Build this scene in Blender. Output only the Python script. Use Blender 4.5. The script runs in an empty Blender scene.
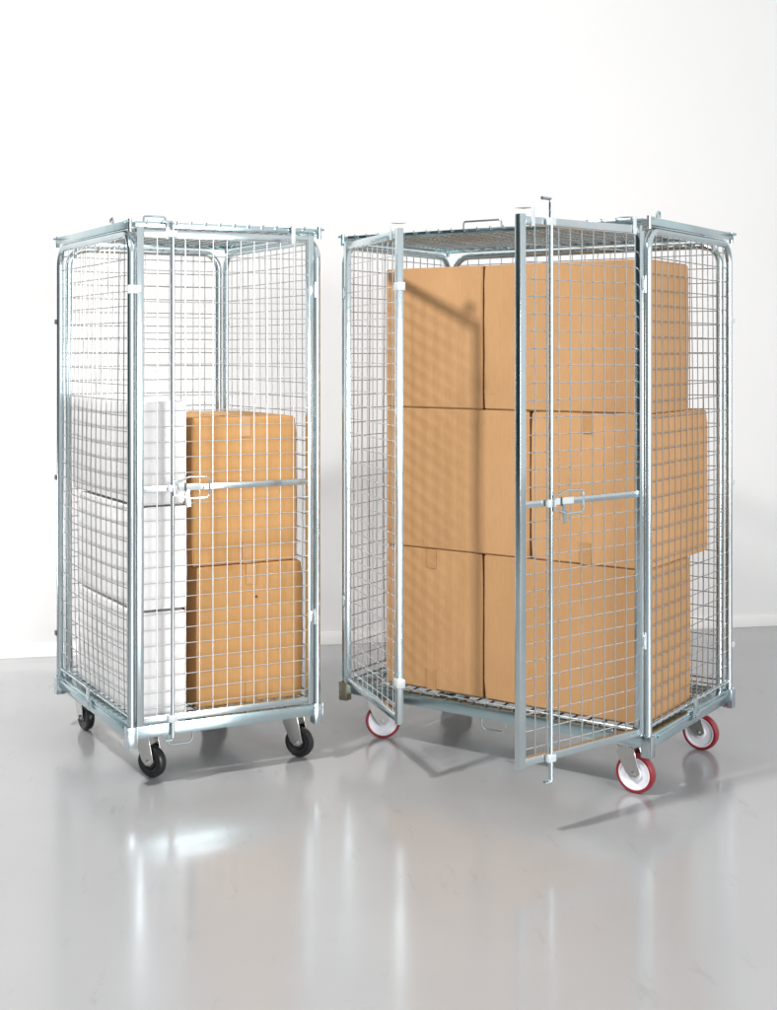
import bpy, bmesh, math, random
from mathutils import Vector, Matrix
random.seed(7)
S = bpy.context.scene
C = S.collection
PI = math.pi

# ------------------------------------------------------------ materials
def new_mat(name):
    m = bpy.data.materials.new(name); m.use_nodes = True
    nt = m.node_tree
    b = nt.nodes['Principled BSDF']
    return m, nt, b

def noise(nt, scale, detail=4, coord='Object', stretch=(1, 1, 1), rough=.6):
    tc = nt.nodes.new('ShaderNodeTexCoord'); mp = nt.nodes.new('ShaderNodeMapping')
    mp.inputs['Scale'].default_value = stretch
    n = nt.nodes.new('ShaderNodeTexNoise')
    n.inputs['Scale'].default_value = scale; n.inputs['Detail'].default_value = detail
    n.inputs['Roughness'].default_value = rough
    nt.links.new(tc.outputs[coord], mp.inputs['Vector']); nt.links.new(mp.outputs['Vector'], n.inputs['Vector'])
    return n

def ramp(nt, fac, stops):
    r = nt.nodes.new('ShaderNodeValToRGB')
    while len(r.color_ramp.elements) > 1: r.color_ramp.elements.remove(r.color_ramp.elements[-1])
    for i, (p, c) in enumerate(stops):
        e = r.color_ramp.elements[0] if i == 0 else r.color_ramp.elements.new(p)
        e.position = p; e.color = (*c, 1) if len(c) == 3 else c
    nt.links.new(fac, r.inputs['Fac'])
    return r

def bump(nt, b, h, strength, dist=.002):
    bp = nt.nodes.new('ShaderNodeBump'); bp.inputs['Strength'].default_value = strength
    bp.inputs['Distance'].default_value = dist
    nt.links.new(h, bp.inputs['Height']); nt.links.new(bp.outputs['Normal'], b.inputs['Normal'])

def metal(name, c0, c1, r0, r1, scale=9, bmp=.15):
    m, nt, b = new_mat(name)
    n = noise(nt, scale, 5)
    r = ramp(nt, n.outputs['Fac'], [(.32, c0), (.68, c1)])
    nt.links.new(r.outputs['Color'], b.inputs['Base Color'])
    rr = ramp(nt, n.outputs['Fac'], [(.3, (r1,)*3), (.7, (r0,)*3)])
    nt.links.new(rr.outputs['Color'], b.inputs['Roughness'])
    b.inputs['Metallic'].default_value = 1
    return m

ZINC = metal('zinc_tube', (.55, .645, .68), (.67, .74, .765), .12, .22, 7, 0)
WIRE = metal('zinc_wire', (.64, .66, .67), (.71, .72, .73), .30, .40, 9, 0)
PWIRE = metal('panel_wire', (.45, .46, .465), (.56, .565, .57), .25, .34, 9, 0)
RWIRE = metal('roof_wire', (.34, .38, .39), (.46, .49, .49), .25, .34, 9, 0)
BEAM = metal('zinc_beam', (.48, .63, .67), (.58, .70, .73), .15, .24, 6, 0)
BRASSY = metal('yellow_passivated_zinc', (.62, .56, .38), (.74, .71, .58), .25, .4, 22)
PLATE = metal('pressed_steel', (.62, .62, .60), (.72, .71, .69), .14, .2, 25, 0)

def plain(name, col, rough, spec=.5, coat=0, var=.06, scale=30, bmp=0):
    m, nt, b = new_mat(name)
    n = noise(nt, scale, 4)
    lo = tuple(max(0, c*(1-var)) for c in col); hi = tuple(min(1, c*(1+var)) for c in col)
    r = ramp(nt, n.outputs['Fac'], [(.3, lo), (.7, hi)])
    nt.links.new(r.outputs['Color'], b.inputs['Base Color'])
    b.inputs['Roughness'].default_value = rough
    b.inputs['Specular IOR Level'].default_value = spec
    b.inputs['Coat Weight'].default_value = coat
    if bmp: bump(nt, b, n.outputs['Fac'], bmp, .001)
    return m

RUBBER = plain('black_rubber', (.018, .018, .019), .3, .5, 0, .15)
BLACKHUB = plain('black_plastic', (.03, .03, .032), .28)
REDPU = plain('red_polyurethane', (.24, .014, .026), .3, .5, .2)
WHITEPL = plain('white_nylon', (.74, .75, .80), .4)
CLIP = plain('pale_clip', (.56, .60, .62), .3)
TAPE = plain('brown_tape', (.42, .238, .105), .25, .5, 0, .05, 60)
LTAPE = plain('pale_brown_tape', (.52, .29, .115), .35, .5, 0, .04, 60)
WTAPE = plain('clear_tape', (.70, .68, .66), .25, .5, 0, .03, 60)
DARK = plain('dark_bolt', (.07, .07, .075), .4)

def cardboard(name, lo, hi, lineamt=.5):
    m, nt, b = new_mat(name)
    tc = nt.nodes.new('ShaderNodeTexCoord')
    oi = nt.nodes.new('ShaderNodeObjectInfo')
    # broad mottling + fibres + faint flute lines (vertical)
    n1 = noise(nt, 3.2, 5, 'Object', (1, 1, .6))
    n2 = noise(nt, 60, 4, 'Object', (3, 3, .35))
    w = nt.nodes.new('ShaderNodeTexWave'); w.wave_type = 'BANDS'; w.bands_direction = 'DIAGONAL'
    mp = nt.nodes.new('ShaderNodeMapping'); mp.inputs['Scale'].default_value = (1, 1, .0001)
    nt.links.new(tc.outputs['Object'], mp.inputs['Vector']); nt.links.new(mp.outputs['Vector'], w.inputs['Vector'])
    w.inputs['Scale'].default_value = 38; w.inputs['Distortion'].default_value = .6
    a = nt.nodes.new('ShaderNodeMath'); a.operation = 'MULTIPLY_ADD'
    nt.links.new(n2.outputs['Fac'], a.inputs[0]); a.inputs[1].default_value = .4
    nt.links.new(n1.outputs['Fac'], a.inputs[2])
    a2 = nt.nodes.new('ShaderNodeMath'); a2.operation = 'MULTIPLY_ADD'
    nt.links.new(w.outputs['Fac'], a2.inputs[0]); a2.inputs[1].default_value = .06*lineamt
    nt.links.new(a.outputs[0], a2.inputs[2])
    r = ramp(nt, a2.outputs[0], [(.45, lo), (.95, hi)])
    hv = nt.nodes.new('ShaderNodeHueSaturation')
    mr = nt.nodes.new('ShaderNodeMapRange')
    nt.links.new(oi.outputs['Random'], mr.inputs['Value'])
    mr.inputs['To Min'].default_value = .93; mr.inputs['To Max'].default_value = 1.07
    nt.links.new(mr.outputs['Result'], hv.inputs['Value'])
    nt.links.new(r.outputs['Color'], hv.inputs['Color'])
    nt.links.new(hv.outputs['Color'], b.inputs['Base Color'])
    sc = noise(nt, 26, 3, 'Object', (1, 1, 4)); 
    sr = ramp(nt, sc.outputs['Fac'], [(.66, (1, 1, 1)), (.74, (.90, .88, .86))])
    ml = nt.nodes.new('ShaderNodeMix'); ml.data_type = 'RGBA'; ml.blend_type = 'MULTIPLY'; ml.inputs[0].default_value = 1
    nt.links.new(hv.outputs['Color'], ml.inputs[6]); nt.links.new(sr.outputs['Color'], ml.inputs[7])
    nt.links.new(ml.outputs[2], b.inputs['Base Color'])
    b.inputs['Roughness'].default_value = .72
    b.inputs['Specular IOR Level'].default_value = .3
    bump(nt, b, a2.outputs[0], .25, .003)
    return m
KRAFT = cardboard('kraft_cardboard', (.40, .223, .099), (.50, .287, .136))
KRAFT2 = cardboard('orange_kraft_cardboard', (.49, .264, .098), (.58, .326, .132))
WHITECARD = cardboard('white_cardboard', (.80, .79, .79), (.90, .89, .89), .2)

# wall
WALL, nt, b = new_mat('white_wall')
n = noise(nt, .8, 4, 'Object')
r = ramp(nt, n.outputs['Fac'], [(.3, (.755, .753, .751)), (.7, (.775, .774, .773))])
nt.links.new(r.outputs['Color'], b.inputs['Base Color']); b.inputs['Roughness'].default_value = .6
n2 = noise(nt, 90, 3, 'Object'); bump(nt, b, n2.outputs['Fac'], .08, .002)
SKIRT = plain('cream_skirting', (.78, .775, .765), .45, .5, .2, .02, 4)
# floor: poured resin, glossy
FLOOR, nt, b = new_mat('grey_resin_floor')
n = noise(nt, .9, 6, 'Object')
r = ramp(nt, n.outputs['Fac'], [(.3, (.325, .329, .337)), (.7, (.36, .363, .371))])
nt.links.new(r.outputs['Color'], b.inputs['Base Color'])
n3 = noise(nt, 2.3, 5, 'Object')
rr = ramp(nt, n3.outputs['Fac'], [(.3, (.12,)*3), (.7, (.22,)*3)])
nt.links.new(rr.outputs['Color'], b.inputs['Roughness'])
b.inputs['Specular IOR Level'].default_value = .6
sc = noise(nt, 14, 6, 'Object', (1, .25, 1), .7)
sr = ramp(nt, sc.outputs['Fac'], [(.60, (1, 1, 1)), (.72, (.86, .86, .86))])
ml = nt.nodes.new('ShaderNodeMix'); ml.data_type = 'RGBA'; ml.blend_type = 'MULTIPLY'; ml.inputs[0].default_value = 1
nt.links.new(r.outputs['Color'], ml.inputs[6]); nt.links.new(sr.outputs['Color'], ml.inputs[7])
nt.links.new(ml.outputs[2], b.inputs['Base Color'])
b.inputs['IOR'].default_value = 1.55
n2 = noise(nt, 5, 3, 'Object'); bump(nt, b, n2.outputs['Fac'], .02, .01)

# ------------------------------------------------------------ mesh builder
class MB:
    def __init__(self): self.bm = bmesh.new()
    def box(self, x0, x1, y0, y1, z0, z1, bev=0.0015):
        t = bmesh.new()
        bmesh.ops.create_cube(t, size=1)
        for v in t.verts:
            v.co = Vector((x0 + (v.co.x+.5)*(x1-x0), y0 + (v.co.y+.5)*(y1-y0), z0 + (v.co.z+.5)*(z1-z0)))
        if bev:
            bmesh.ops.bevel(t, geom=t.edges[:], offset=min(bev, .3*min(x1-x0, y1-y0, z1-z0)), segments=2, affect='EDGES', profile=.5)
        self.merge(t); return self
    def merge(self, t, M=None):
        me = bpy.data.meshes.new('tmp')
        if M: t.transform(M)
        t.to_mesh(me); t.free(); self.bm.from_mesh(me); bpy.data.meshes.remove(me)
    def tube(self, pts, r, n=8, closed=False):
        pts = [Vector(p) for p in pts]
        rings = []; N = len(pts)
        prev = None
        for i, p in enumerate(pts):
            if closed: d = (pts[(i+1) % N] - pts[i-1]).normalized()
            elif i == 0: d = (pts[1]-pts[0]).normalized()
            elif i == N-1: d = (pts[-1]-pts[-2]).normalized()
            else: d = ((pts[i+1]-p).normalized() + (p-pts[i-1]).normalized()).normalized()
            if prev is None:
                up = Vector((0, 0, 1)) if abs(d.z) < .9 else Vector((0, 1, 0))
                a = d.cross(up).normalized()
            else: a = (prev - d*prev.dot(d)).normalized()
            prev = a; b_ = d.cross(a)
            rings.append([self.bm.verts.new(p + (a*math.cos(2*PI*k/n) + b_*math.sin(2*PI*k/n))*r) for k in range(n)])
        L = N if closed else N-1
        for i in range(L):
            A, B = rings[i], rings[(i+1) % N]
            for k in range(n):
                f = self.bm.faces.new((A[k], A[(k+1) % n], B[(k+1) % n], B[k])); f.smooth = True
        if not closed:
            self.bm.faces.new(rings[0][::-1]); self.bm.faces.new(rings[-1])
        return self
    def lathe(self, prof, c, axis, n=40):
        """closed profile [(radius, along)] revolved about axis through c"""
        axis = Vector(axis).normalized()
        up = Vector((0, 0, 1)) if abs(axis.z) < .9 else Vector((1, 0, 0))
        a = axis.cross(up).normalized(); b_ = axis.cross(a)
        c = Vector(c); rings = []
        for r_, h in prof:
            rings.append([self.bm.verts.new(c + axis*h + (a*math.cos(2*PI*k/n) + b_*math.sin(2*PI*k/n))*max(r_, .0004)) for k in range(n)])
        for i in range(len(rings)):
            A, B = rings[i], rings[(i+1) % len(rings)]
            for k in range(n):
                f = self.bm.faces.new((A[k], A[(k+1) % n], B[(k+1) % n], B[k])); f.smooth = True
        return self
    def build(self, name, mat, parent=None, loc=(0, 0, 0), rotz=0, label=None, kind=None, group=None):
        bmesh.ops.recalc_face_normals(self.bm, faces=self.bm.faces[:])
        me = bpy.data.meshes.new(name); self.bm.to_mesh(me); self.bm.free()
        me.materials.append(mat)
        o = bpy.data.objects.new(name, me); C.objects.link(o)
        o.location = loc; o.rotation_euler = (0, 0, rotz)
        if parent: o.parent = parent
        if label: o['label'] = label
        if kind: o['kind'] = kind
        if group: o['group'] = group
        try: me.set_sharp_from_angle(angle=math.radians(40))
        except Exception: pass
        return o

def arc(c, u, v, r, a0, a1, n=8):
    c, u, v = Vector(c), Vector(u), Vector(v)
    return [c + u*r*math.cos(a0+(a1-a0)*i/n) + v*r*math.sin(a0+(a1-a0)*i/n) for i in range(n+1)]

def wob(a=.0012): return random.uniform(-a, a)

# ------------------------------------------------------------ setting
wall_y0, slope = 6.146 + .191*1.067, .191
wang = math.atan(slope)
# wall in its own frame: x along wall, y into it
def wpt(x): return (x, wall_y0 + slope*x, 0)
wx_seam = -.7645/math.cos(wang)
w = MB()
w.box(-3.6, wx_seam-.0018, 0, .12, -.05, 6, .001)
w.box(wx_seam+.0018, 7, 0, .12, -.05, 6, .001)
w.box(wx_seam-.01, wx_seam+.01, .0035, .11, -.05, 6, 0)
wall = w.build('wall', WALL, None, wpt(0), wang, kind='structure')
k = MB(); k.box(-3.6, 7, -.007, -.0005, .0, .062, .003)
sk = k.build('skirting', SKIRT, None, wpt(0), wang, kind='structure')
f = MB(); f.box(-14, 14, -7, 12, -.1, 0, 0)
floor = f.build('floor', FLOOR, None, kind='structure')

# ------------------------------------------------------------ roll cage
H = 1.80
TR = .0125          # tube radius
ZB = .14            # foot of the posts

def empty(name, loc, rz, label, cat, group=None):
    o = bpy.data.objects.new(name, None); C.objects.link(o)
    o.location = loc; o.rotation_euler = (0, 0, rz); o.empty_display_size = .2
    o['label'] = label; o['category'] = cat
    if group: o['group'] = group
    return o

def hoop(ax, fixed, a, b, top=1.768, R=.065):
    """inverted-U tube in plane; ax='y' (side panel, x fixed) or 'x' (back panel, y fixed)"""
    U = Vector((0, 1, 0)) if ax == 'y' else Vector((1, 0, 0))
    O = Vector((fixed, 0, 0)) if ax == 'y' else Vector((0, fixed, 0))
    Z = Vector((0, 0, 1))
    pts = [O+U*a+Z*ZB, O+U*a+Z*1.0]
    pts += arc(O+U*(a+R)+Z*(top-R), -U, Z, R, 0, PI/2, 9)
    pts += arc(O+U*(b-R)+Z*(top-R), Z, U, R, 0, PI/2, 9)
    pts += [O+U*b+Z*1.0, O+U*b+Z*ZB]
    return pts

def grid_wires(mb, ax, fixed, a, b, z0, z1, sp=.05, r=.0018, off=.0042, corner=0, voff=0.0, bow=0.0):
    """welded mesh in a vertical plane, pushed a little out of true in the middle"""
    def B(t, z):
        u = max(0, 4*(t-a)*(b-t)/(b-a)**2); v = max(0, min(1, 4*(z-z0)*(z1-z)/(z1-z0)**2))
        k = v**.6 * (1 if z < 1.1 else max(.35, 1-(z-1.1)*1.1))
        return bow*u*k
    def P(t, z, o):
        o += B(t, z)
        return (fixed+o, t, z) if ax == 'y' else (t, fixed+o, z)
    nv = int(round((b-a)/sp))
    for i in range(1, nv):
        t = a + (b-a)*i/nv
        e = min(t-a, b-t)
        zt = z1 - (max(0, corner-e) if e < corner else 0)*.6
        t += wob()
        mb.tube([P(t+wob(.0006), z0+(zt-z0)*q/8, wob(.0005)) for q in range(9)], r, 6)
    nh = int((z1-z0)/sp)
    for j in range(0, nh+1):
        z = z0 + j*sp + voff
        if z > z1: break
        z += wob(.0015) if j else 0
        mb.tube([P(a+(b-a)*q/8, z+wob(.0006), off) for q in range(9)], r, 6)

def caster(root, x, y, wr, ang, ztop, tyre_mat, hub_mat, red):
    """swivel caster; ang = local heading from swivel to axle"""
    d = Vector((math.cos(ang), math.sin(ang), 0)); ax = Vector((-d.y, d.x, 0))
    sw = Vector((x, y, 0)) - d*.028; x, y = sw.x, sw.y; cen = sw + d*.028 + Vector((0, 0, wr))
    wd = .016
    fk = MB()
    # top plate, swivel race
    fk.box(x-.045, x+.045, y-.038, y+.038, ztop-.006, ztop-.001)
    fk.lathe([(.0, .0), (.034, .0), (.036, -.006), (.030, -.014), (.0, -.014)], (x, y, ztop-.006), (0, 0, 1), 24)
    # two cheeks, tapering from the crown to the axle
    for s in (-1, 1):
        t = bmesh.new()
        zt = ztop-.014
        oo = ax*s*(wd+.006)
        prof = [sw - d*.024 + Vector((0, 0, zt)), sw + d*.026 + Vector((0, 0, zt)), sw + d*.032 + Vector((0, 0, zt-.012)), cen + d*.023 + Vector((0, 0, .004)),
                cen + d*.010 - Vector((0, 0, .010)), cen - d*.010 - Vector((0, 0, .010)), cen - d*.025 + Vector((0, 0, .004)),
                sw - d*.025 + Vector((0, 0, zt-.03))]
        va = [t.verts.new(p+oo) for p in prof]; vb = [t.verts.new(p+oo+ax*s*.003) for p in prof]
        t.faces.new(va); t.faces.new(vb[::-1])
        for i in range(len(prof)):
            j = (i+1) % len(prof); t.faces.new((va[i], va[j], vb[j], vb[i]))
        bmesh.ops.recalc_face_normals(t, faces=t.faces[:])
        bmesh.ops.bevel(t, geom=t.edges[:], offset=.0009, segments=1, affect='EDGES')
        fk.merge(t)
    # crown joining the cheeks
    t = bmesh.new(); bmesh.ops.create_cube(t, size=1)
    M = Matrix.Translation(sw + d*.004 + Vector((0, 0, ztop-.0165))) @ Matrix.Rotation(ang, 4, 'Z') @ Matrix.Diagonal((.060, 2*(wd+.009), .005, 1))
    t.transform(M); fk.merge(t)
    fo = fk.build('caster', PLATE, root)
    r = wr
    ty = MB()
    if red:
        ty.lathe([(r-.011, -.015), (r-.004, -.0155), (r-.001, -.012), (r, -.005), (r, .005), (r-.001, .012), (r-.004, .0155), (r-.011, .015)], cen, ax, 48)
    else:
        ty.lathe([(r-.020, -.013), (r-.012, -.0165), (r-.005, -.015), (r-.001, -.009), (r, 0), (r-.001, .009), (r-.005, .015), (r-.012, .0165), (r-.020, .013)], cen, ax, 48)
    ty.build('tyre', tyre_mat, fo)
    hb = MB(); ri = (r-.011) if red else (r-.020)
    hb.lathe([(ri+.001, -.0145), (ri-.004, -.0145), (ri-.007, -.010), (.022, -.008), (.019, -.0150), (.0, -.0152),
              (.0, .0152), (.019, .0150), (.022, .008), (ri-.007, .010), (ri-.004, .0145), (ri+.001, .0145)], cen, ax, 48)
    hb.build('wheel', hub_mat, fo)
    bo = MB()
    bo.tube([cen-ax*(wd+.016), cen+ax*(wd+.016)], .0045, 10)
    for s in (-1, 1):
        bo.tube([cen+ax*s*(wd+.0095), cen+ax*s*(wd+.015)], .0085, 6)
    bo.build('axle_bolt', PLATE, fo)
    return fo

def make_door(root, hinge, ang, w, out, rod=True, lugs=(), zlo=.207, zhi=1.782, keepers=(), rtop=.05, bar=True):
    """door hung at hinge; local x runs to the free edge; out=+-1 is the outside in local y"""
    T = .011
    fr = MB()
    fr.box(0, .022, -T, T, zlo, zhi); fr.box(w-.024, w, -T, T, zlo-.004, zhi+.004)
    fr.box(.022, w-.024, -T+.001, T-.001, zhi-.026, zhi-.002); fr.box(.022, w-.024, -T+.001, T-.001, zlo+.002, zlo+.024)
    d = fr.build('door', ZINC, root, hinge, ang)
    m = MB()
    a, b = .022, w-.024
    nv = int(round((b-a)/.05)); yo = -out*.002
    for i in range(1, nv):
        x = a+(b-a)*i/nv
        m.tube([(x+wob(), yo, zlo+.012), (x+wob(), yo+wob(.002), 1.0), (x+wob(), yo, zhi-.012)], .00175, 6)
    z = zlo+.045
    while z < zhi-.045:
        m.tube([(a-.002, yo-out*.004, z), ((a+b)/2, yo-out*.004+wob(.002), z+wob()), (b+.002, yo-out*.004, z)], .00175, 6); z += .05
    m.build('wire_mesh', WIRE, d)
    # middle flat bar
    zc = .955
    if bar: MB().box(.022, w-.024, out*.0035 if out > 0 else -.0085, .0085 if out > 0 else -.0035, zc-.010, zc+.010).build('cross_bar', ZINC, d)
    if rod:
        x = w-.118; y = out*.020
        rd = MB()
        rd.tube([(x, y, .16), (x, y, .6), (x, y, 1.2), (x, y, zhi+rtop-.008)], .0070, 10)
        # bent ends that hook under the base and over the roof
        s = out
        rd.tube([(x, y, zhi+rtop-.014), (x, y, zhi+rtop-.004), (x+.004, y, zhi+rtop+.002), (x+.034, y-out*.004, zhi+rtop+.003)], .0056, 8)
        rd.tube([(x, y, .165), (x, y, .156), (x+.004, y, .151), (x+.026, y-out*.002, .150), (x+.028, y, .156)], .0052, 8)
        rd.build('locking_rod', ZINC, d)
        for zz in (zhi-.014, zlo+.013, zc):
            MB().box(x-.015, x+.015, min(out*.0115, out*.028), max(out*.0115, out*.028), zz-.011, zz+.011, .002).build('rod_guide', CLIP, d)
        # wire bail handle
        yb = out*.030
        bl = MB()
        q = [(x, yb, zc+.024), (x-.022, yb, zc+.024), (x-.050, yb+out*.006, zc+.036), (x-.108, yb+out*.008, zc+.034)]
        q += [(x-.118, yb+out*.008, zc+.030), (x-.121, yb+out*.008, zc+.020), (x-.121, yb+out*.008, zc-.018), (x-.117, yb+out*.008, zc-.028)]
        q += [(x-.108, yb+out*.008, zc-.032), (x-.050, yb+out*.006, zc-.032), (x-.022, yb, zc-.022), (x, yb, zc-.022)]
        bl.tube(q, .0034, 8, True)
        bl.build('latch_handle', ZINC, d)
        ct = MB()
        ct.box(x-.100, x-.020, min(out*.0115, out*.020), max(out*.0115, out*.020), zc-.007, zc+.013)
        ct.build('latch_bar', CLIP, d)
        pv = MB(); pv.box(x-.047, x-.041, min(out*.0205, out*.023), max(out*.0205, out*.023), zc-.010, zc+.016, .0008)
        pv.build('latch_pivot', DARK, d)
        tg = MB()
        t = bmesh.new(); bmesh.ops.create_cube(t, size=1)
        t.transform(Matrix.Translation((x-.052, out*.026, zc-.036)) @ Matrix.Rotation(.12, 4, 'Y') @ Matrix.Diagonal((.014, .003, .050, 1)))
        tg.merge(t); tg.lathe([(0, 0), (.007, 0), (.007, .006), (0, .006)], (x-.050, out*.024, zc-.012), (0, out, 0), 14)
        tg.build('catch_tab', ZINC, d)
    for lx in lugs:
        l = MB()
        l.box(lx-.004, lx+.010, out*.012-.0015, out*.012+.0015, zhi-.03, zhi+.026, .0005)
        y0, y1 = sorted((out*.0105, -out*.030))
        l.box(lx-.004, lx+.034, y0, y1, zhi+.023, zhi+.0265, .0005)
        l.build('roof_hook', CLIP, d)
    for kz in keepers:
        MB().box(w-.026, w+.010, -.014, .014, kz-.014, kz+.014, .003).build('keeper', CLIP, d)
    for hz in (1.60, .50):
        h = MB()
        h.tube([(-.004, out*.010, hz-.026), (-.004, out*.010, hz+.026)], .0055, 10)
        h.box(-.004, .016, min(out*.0112, out*.014), max(out*.0112, out*.013), hz-.018, hz+.018, .0005)
        h.build('hinge', ZINC, d)
    return d

def roll_cage(name, loc, rz, W, D, label, wr, casters, tyre_mat, hub_mat, red, roof_handle, ring_side, loop_x, cagelabels=None):
    root = empty(name, loc, rz, label, 'roll cage', 'roll cages standing on the floor')
    # ---- base frame: pressed channels
    z0, z1 = .165, .203
    g = MB(); th = .003
    g.box(.013, W-.013, -.008, -.005, z0, z1, .001); g.box(.013, W-.013, -.0045, .030, z1-.003, z1, .001); g.box(.013, W-.013, -.0045, .022, z0, z0+.003, .001)
    g.box(.013, W-.013, D+.005, D+.008, z0, z1, .001); g.box(.013, W-.013, D-.030, D+.0045, z1-.003, z1, .001)
    for xs in (-1, 1):
        x = 0 if xs < 0 else W
        a, b_ = sorted((x+xs*.0045, x+xs*.0080)); g.box(a, b_, .014, D-.014, z0-.002, z1+.004, .001)
        a, b_ = sorted((x+xs*.0040, x-xs*.030)); g.box(a, b_, .032, D-.032, z1-.0035, z1-.0005, .001)
        a, b_ = sorted((x+xs*.0082, x+xs*.0150)); g.box(a, b_, .05, D*.46, z1-.016, z1-.004, .002); g.box(a, b_, D*.54, D-.05, z1-.016, z1-.004, .002)
    for yy in (.10, D-.10):
        g.box(.034, W-.034, yy-.04, yy+.04, z0+.0, z0+.004, .001)
    for xx in ([W/2] if W < .8 else [W/3, 2*W/3]):
        g.box(xx-.015, xx+.015, .024, D-.032, z1-.028, z1-.004, .001)
    base = g.build('base_frame', BEAM, root)
    for (x, y) in ((0, 0), (W, 0), (W, D), (0, D)):
        m_ = BRASSY if (red and (x, y) == (0, 0)) else ZINC
        c = MB()
        zt = .205
        for s in (-1, 1):
            a, b_ = sorted((x+s*.0135, x+s*.0165)); c.box(a, b_, y-.0165, y+.0165, ZB-.001, zt, .0006)
            a, b_ = sorted((y+s*.0135, y+s*.0165)); c.box(x-.0133, x+.0133, a, b_, ZB-.001, zt, .0006)
        c.build('corner_socket', m_, base)
    lp = MB()
    lx = loop_x
    lp.tube([(lx-.045, -.002, z0+.004), (lx-.045, -.003, .146), (lx-.038, -.004, .134), (lx-.03, -.005, .131), (lx+.03, -.005, .131),
             (lx+.038, -.004, .134), (lx+.045, -.003, .146), (lx+.045, -.002, z0+.004)], .0036, 8)
    lp.build('rod_keeper', ZINC, base)
    for xs in (-1, 1):
        x = 0 if xs < 0 else W
        t_ = MB(); a, b_ = sorted((x+xs*.0155, x+xs*.0195))
        t_.box(a, b_, D/2-.017, D/2+.017, z0+.006, .246, .001)
        a, b_ = sorted((x+xs*.0195, x+xs*.026)); t_.box(a, b_, D/2-.013, D/2+.013, z0+.020, z0+.034, .002)
        t_.build('locking_tab', ZINC, base)
    # ---- deck
    dk = MB()
    n = int(round((W-.03)/.05))
    for i in range(1, n):
        x = .015+(W-.03)*i/n
        dk.tube([(x, -.002, z1+.0030), (x, .02, z1+.0065), (x, D/2, z1+.0055+wob()), (x, D-.02, z1+.0065), (x, D+.002, z1+.0030)], .0029, 6)
    m = int(round((D-.03)/.05))
    for j in range(0, m+1):
        y = .012+(D-.024)*j/m
        dk.tube([(.012, y, z1+.0115), (W/2, y, z1+.0105+wob()), (W-.012, y, z1+.0115)], .0026, 6)
    dk.build('deck_mesh', RWIRE, root)
    # ---- side panels (hoops) and back panel
    for x, s in ((0, -1), (W, 1)):
        h = MB(); h.tube(hoop('y', x, 0, D), TR, 14)
        h.tube([(x, .010, .232), (x, D-.010, .232)], .0045, 8)
        p = h.build('side_panel', ZINC, root)
        g = MB(); grid_wires(g, 'y', x, .010, D-.010, .232, 1.765, off=-s*.0042, corner=.065, voff=.004, bow=(s*.016 if W < .8 and s < 0 else s*.007))
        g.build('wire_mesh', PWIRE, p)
        for zz in (.36, .93, 1.50):
            c = MB(); c.box(x-.016 if s < 0 else x-.006, x+.006 if s < 0 else x+.016, D-.004, D+.018, zz-.009, zz+.009, .002)
            c.build('tie_clip', DARK if s < 0 else CLIP, p)
    h = MB(); yb = D-.004
    h.tube(hoop('x', yb, .032, W-.032), TR, 14)
    h.tube([(.042, yb, .232), (W-.042, yb, .232)], .0045, 8)
    p = h.build('back_panel', ZINC, root)
    g = MB(); grid_wires(g, 'x', yb, .040, W-.040, .232, 1.765, off=.0042, corner=.065, voff=.004, bow=.005)
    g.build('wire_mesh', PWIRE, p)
    # ---- roof
    g = MB()
    zr = 1.784
    for xs in (-1, 1):
        x = 0 if xs < 0 else W
        a, b_ = sorted((x+xs*.013, x+xs*.010)); g.box(a, b_, -.006, D+.012, zr, zr+.024, .0008)
        a, b_ = sorted((x+xs*.0098, x-xs*.012)); g.box(a, b_, -.006, D+.012, zr, zr+.003, .0008)
    g.box(-.0095, W+.0095, D+.008, D+.012, zr+.002, zr+.020, .0008)
    g.box(.013, W-.013, -.004, -.001, zr+.004, zr+.022, .0008)
    for (x, y) in ((-.006, -.006), (W+.006, -.006), (-.006, D+.006), (W+.006, D+.006)):
        g.tube([(x, y, zr-.012), (x, y, zr+.028)], .0075, 10)
        s = -1 if x < 0 else 1
        g.tube([(x, y, zr+.020), (x+s*.018, y, zr+.020)], .0045, 8)
    rf = g.build('roof', BEAM, root)
    g = MB()
    n = int(round(W/.05))
    for i in range(1, n):
        x = W*i/n
        g.tube([(x, -.012, zr+.026), (x, -.010, zr+.016), (x+wob(), .02, zr+.012), (x+wob(), D/2, zr+.010+wob()), (x, D-.01, zr+.012), (x, D+.010, zr+.018)], .0026, 6)
    m = int(round(D/.033))
    for j in range(0, m+1):
        y = D*j/m
        pts = []
        nn = n*2
        for i in range(nn+1):     # crimped wires
            pts.append((W*i/nn, y, zr+.0165+(.0026 if i % 2 else -.0012)))
        g.tube(pts, .0030, 6)
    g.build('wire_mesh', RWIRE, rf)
    hx0, hx1, hy, hh = roof_handle
    g = MB(); zt = zr+.012
    g.tube([(hx0, hy, zt)] + [(hx0, hy, zt+hh-.008), (hx0+.003, hy, zt+hh-.002), (hx0+.009, hy, zt+hh), (hx1-.009, hy, zt+hh), (hx1-.003, hy, zt+hh-.002), (hx1, hy, zt+hh-.008)] + [(hx1, hy, zt)], .0036, 8)
    g.build('roof_handle', ZINC, rf)
    rx, ry = ring_side
    g = MB()
    g.tube([(rx, ry, zr+.010), (rx, ry, zr+.034)] + arc((rx, ry+.012, zr+.036), (0, -1, 0), (0, 0, 1), .012, 0, PI*1.15, 8), .0036, 8)
    g.build('roof_ring', ZINC, rf)
    for (x, y, a) in casters:
        caster(root, x, y, wr, a, z0-.0005, tyre_mat, hub_mat, red)
    return root

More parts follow.
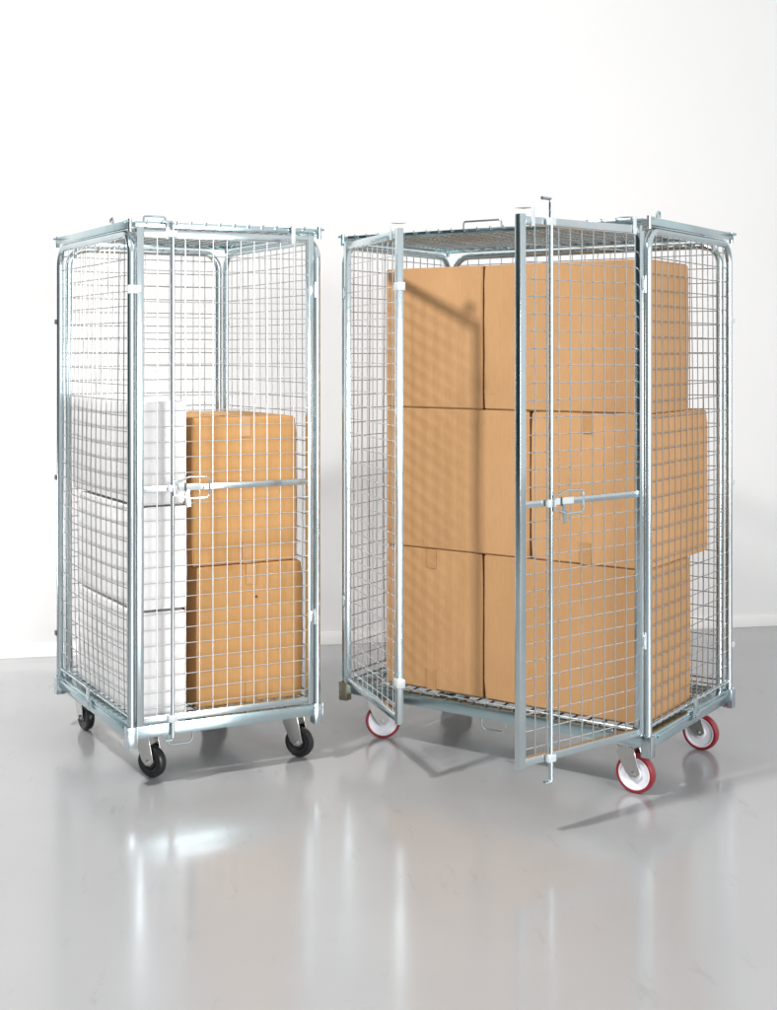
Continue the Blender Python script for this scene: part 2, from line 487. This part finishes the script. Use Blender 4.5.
# left, narrow cage
LA = (-.432, 4.2761, 0); LT = .453; LW, LD = .6653, .7515
def wa(world_deg, t): return math.radians(world_deg) - t
cl = roll_cage('roll_cage', LA, LT, LW, LD,
               'narrow zinc wire roll cage on black wheels, its single mesh door shut', .052,
               [(.113, .108, wa(-34, LT)), (.648, .093, wa(-28, LT)), (.092, LD-.022, wa(-60, LT)), (LW-.085, LD-.085, wa(-20, LT))],
               RUBBER, BLACKHUB, False, (.05, .125, .02, .030), (0, .17), .165)
make_door(cl, (LW-.016, 0, 0), PI, LW-.0315, 1, True, lugs=(.075, .525), rtop=.022)
MB().box(-.015, .030, -.017, -.006, 1.575, 1.603, .003).build('door_keeper', CLIP, cl)
# right, wide cage
RQ = Vector((1.1759, 4.1752, 0)); RT = -.6547; RW, RD = 1.13, .7397
RP = RQ - Vector((math.cos(RT), math.sin(RT), 0))*RW
cr = roll_cage('roll_cage', RP, RT, RW, RD,
               'wide zinc wire roll cage on red-tyred white wheels, both mesh doors standing open', .0625,
               [(.103, .090, wa(-6, RT)), (RW-.066, .066, wa(-38, RT)), (RW-.066, RD-.095, wa(-40, RT)), (.085, RD-.085, wa(-20, RT))],
               REDPU, WHITEPL, True, (.455, .60, .05, .040), (RW, .075), .60)
make_door(cr, (.014, -.012, 0), -.6636, .56, -1, False, lugs=(.50,), keepers=(1.60, .335), bar=False)
make_door(cr, (RW-.016, -.010, 0), PI+1.2939, .555, 1, True, lugs=(.045, .50))

# ------------------------------------------------------------ boxes
def carton(o, t, x0, x1, y0, y1, z0, z1, mat, label, cat='cardboard box', group=None, tapemat=TAPE, tw=.036, tl=(.065, .07), tilt=0, ends=(), bev=.004, toptape=False):
    cx, cy = (x0+x1)/2, (y0+y1)/2
    w, d, h = x1-x0, y1-y0, z1-z0
    t_ = bmesh.new(); bmesh.ops.create_cube(t_, size=1)
    bmesh.ops.subdivide_edges(t_, edges=t_.edges[:], cuts=7, use_grid_fill=True)
    ph = [random.uniform(0, 6.28) for _ in range(6)]
    for v in t_.verts:
        u = v.co.copy()
        v.co = Vector((u.x*w, u.y*d, (u.z+.5)*h))
        e = 4*(.25-u.x*u.x); e2 = 4*(.25-u.y*u.y); ez = 4*(.25-u.z*u.z)
        # side panels bow slightly, top and bottom keep flat
        if abs(u.y) > .49: v.co.y += math.copysign((.0035*e*ez + .0012*math.sin(5*u.x+ph[0])*math.cos(6*u.z+ph[1])*ez), u.y)
        if abs(u.x) > .49: v.co.x += math.copysign((.0035*e2*ez + .0012*math.sin(5*u.y+ph[2])*math.cos(6*u.z+ph[3])*ez), u.x)
        if abs(u.x) > .49 and abs(u.y) > .49 and (abs(u.z) > .49):
            q = random.uniform(.0, .005)
            v.co.x -= math.copysign(q, u.x); v.co.y -= math.copysign(q*.8, u.y); v.co.z -= q*.5 if u.z > 0 else 0
        elif sum((abs(u.x) > .49, abs(u.y) > .49, abs(u.z) > .49)) == 2:
            q = random.uniform(-.0004, .0012)
            v.co.x -= math.copysign(q, u.x) if abs(u.x) > .49 else 0; v.co.y -= math.copysign(q, u.y) if abs(u.y) > .49 else 0
        if u.z > .49 : v.co.z -= .003*e*e2
    sharp = [e for e in t_.edges if e.calc_face_angle(0) > 1]
    bmesh.ops.bevel(t_, geom=sharp, offset=bev, segments=3, affect='EDGES')
    for f_ in t_.faces: f_.smooth = True
    mb = MB(); mb.merge(t_)
    ca, sa = math.cos(t), math.sin(t)
    loc = (o[0]+ca*cx-sa*cy, o[1]+sa*cx+ca*cy, z0)
    b = mb.build('cardboard_box', mat, None, loc, t+tilt)
    b['label'] = label; b['category'] = cat
    if group: b['group'] = group
    # packing tape: over the top and bottom, ends folded down the front
    for en in ends:
        za, zb = (h-tl[0], h+.0002) if en == 't' else (-.0002, tl[1])
        tp = MB(); yy = -d/2-.0008
        n = 5
        dx = random.uniform(-.004, .004)
        bow = lambda z: -.0035*4*max(0, (.25-(z/h-.5)**2))-.0024
        vs = []
        zz = [za+(zb-za)*i/n for i in range(n+1)]
        g = tp.bm
        rows = []
        for z in zz:
            y = yy + bow(z)
            rows.append([g.verts.new((dx-tw/2, y, z)), g.verts.new((dx+tw/2, y, z)), g.verts.new((dx+tw/2, y+.0035, z)), g.verts.new((dx-tw/2, y+.0035, z))])
        for i in range(n):
            for k_ in range(4):
                g.faces.new((rows[i][k_], rows[i][(k_+1) % 4], rows[i+1][(k_+1) % 4], rows[i+1][k_]))
        g.faces.new(rows[0]); g.faces.new(rows[-1])
        tp.build('tape', tapemat, b)
    if toptape:
        tp = MB(); g = tp.bm; rows = []
        for i in range(15):
            y = -d/2+.001+(d-.002)*i/14; uy = y/d
            z = h - .003*4*(.25-uy*uy) + .0016
            rows.append([g.verts.new((-tw/2, y, z)), g.verts.new((tw/2, y, z)), g.verts.new((tw/2, y, z-.002)), g.verts.new((-tw/2, y, z-.002))])
        for i in range(14):
            for k_ in range(4): g.faces.new((rows[i][k_], rows[i][(k_+1) % 4], rows[i+1][(k_+1) % 4], rows[i+1][k_]))
        g.faces.new(rows[0]); g.faces.new(rows[-1])
        tp.build('tape', tapemat, b)
    return b

ZD = .2185
gR = 'brown cardboard boxes in the wide cage'; gL = 'brown cardboard boxes in the narrow cage'; gW = 'white cardboard boxes in the narrow cage'
hR = .487
def R_(s): return s+RW
y0 = .042
rb = [(-.985, -.598, .57, 0, 'brown box at the bottom left of the wide cage, a tape end at its foot', 'tb'),
      (-.592, -.022, .385, 0, 'brown box at the bottom right of the wide cage, behind the latched door', ''),
      (-.982, -.424, .385, 1, 'wide brown box of the middle row, between the two open doors', ''),
      (-.418, -.022, .56, 1, 'brown middle-row box sticking out farthest towards the back of the wide cage', 'tb'),
      (-.985, -.600, .57, 2, 'brown box at the top left of the wide cage, crossed by a slanting shadow', ''),
      (-.594, -.024, .385, 2, 'brown box at the top right of the wide cage, nearest its roof corner', '')]
for (a, b_, dep, row, lab, en) in rb:
    carton(RP, RT, R_(a), R_(b_), y0+random.uniform(-.002, .003), y0+dep-(.01 if row else 0), ZD+row*(hR+.002), ZD+row*(hR+.002)+hR, KRAFT, lab, group=gR, ends=en, tilt=random.uniform(-.007, .007))
# small brown knot on the lower brown box of the narrow cage is added below
# white stack
hW = .335
for i, (dep, dx) in enumerate([(.60, 0), (.60, .002), (.66, -.001)]):
    carton(LA, LT, .034+dx, .208+dx, .045, .045+dep, ZD+i*(hW+.005), ZD+i*(hW+.005)+hW-.004, WHITECARD, ['bottom white cardboard box, standing on the deck of the narrow cage', 'white cardboard box in the middle of the white stack of three', 'topmost white cardboard box, level with the door latch of the narrow cage'][i], group=gW, tapemat=WTAPE, tilt=0, tl=(.08, .05), ends='')
lowbox = carton(LA, LT, .252, .642, .060, .52, ZD, ZD+.462, KRAFT2, 'lower brown box in the narrow cage, standing on its deck beside the white stack', group=gL, tilt=.004, ends='tb', tapemat=LTAPE)
carton(LA, LT, .243, .628, .075, .53, ZD+.464, ZD+.464+.490, KRAFT2, 'upper brown box in the narrow cage, right behind the door latch', group=gL, tilt=-.004, ends='tb', tapemat=LTAPE, toptape=True)

st = MB(); st.lathe([(0, 0), (.0045, 0), (.0045, .0012), (0, .0012)], (.018, -.234, .352), (0, -1, 0), 10)
st.build('stain', plain('dark_brown_stain', (.10, .04, .015), .7), lowbox)
# ------------------------------------------------------------ camera
cam = bpy.data.cameras.new('camera'); co = bpy.data.objects.new('camera', cam); C.objects.link(co)
co.location = (0, 0, 1.3993); co.rotation_euler = (PI/2, 0, 0)
cam.sensor_fit = 'VERTICAL'; cam.sensor_height = 36
cam.lens = 1351.1/1010*36
cam.shift_x = (388.5-267.49)/1010; cam.shift_y = -(505-349.38)/1010
cam.clip_start = .05; cam.clip_end = 100
S.camera = co

# ------------------------------------------------------------ light
def area(name, loc, target, sx, sy, power, col=(1, 1, 1)):
    l = bpy.data.lights.new(name, 'AREA'); l.shape = 'RECTANGLE'; l.size = sx; l.size_y = sy; l.energy = power; l.color = col
    o = bpy.data.objects.new(name, l); C.objects.link(o); o.location = loc
    o.rotation_euler = (Vector(target)-Vector(loc)).to_track_quat('-Z', 'Y').to_euler()
    return o
area('key_lamp', (-2.0, 2.1, 4.2), (.4, 4.6, .9), .30, .30, 132, (1, .98, .95)).data.spread = math.radians(140)
area('ceiling_softbox', (.8, 3.4, 5.2), (.5, 5.2, 0), 4, 2.2, 4)
area('added_wall_fill', (-2.7, 4.75, .5), (-.5, 6.3, .45), .6, .5, 9).data.spread = math.radians(64)  # unseen fill light, added to brighten the lower left of the wall
area('right_softbox', (3.4, -.2, 1.5), (-.1, 4.6, .8), 2.2, 2.2, 190)
W_ = bpy.data.worlds.new('World'); S.world = W_; W_.use_nodes = True
nt = W_.node_tree; bg = nt.nodes['Background']
tc = nt.nodes.new('ShaderNodeTexCoord'); sp = nt.nodes.new('ShaderNodeSeparateXYZ')
nt.links.new(tc.outputs['Generated'], sp.inputs[0])
mx = nt.nodes.new('ShaderNodeMath'); mx.operation = 'MULTIPLY_ADD'; mx.inputs[1].default_value = .6
m0 = nt.nodes.new('ShaderNodeMath'); m0.operation = 'MULTIPLY_ADD'; m0.inputs[1].default_value = .30
my = nt.nodes.new('ShaderNodeMath'); my.operation = 'MULTIPLY_ADD'; my.inputs[1].default_value = -.42; my.inputs[2].default_value = .35
nt.links.new(sp.outputs['Y'], my.inputs[0]); nt.links.new(my.outputs[0], m0.inputs[2])
nt.links.new(sp.outputs['Z'], m0.inputs[0]); nt.links.new(sp.outputs['X'], mx.inputs[0]); nt.links.new(m0.outputs[0], mx.inputs[2])
r = ramp(nt, mx.outputs[0], [(.0, (.03, .045, .05)), (.32, (.20, .23, .245)), (.7, (.95, .96, .97)), (1, (1.0, 1.0, 1.0))])
nt.links.new(r.outputs['Color'], bg.inputs['Color'])
bg.inputs['Strength'].default_value = .8

S.render.engine = 'CYCLES'
S.view_settings.view_transform = 'Standard'; S.view_settings.look = 'None'
S.view_settings.exposure = .13; S.view_settings.gamma = 1
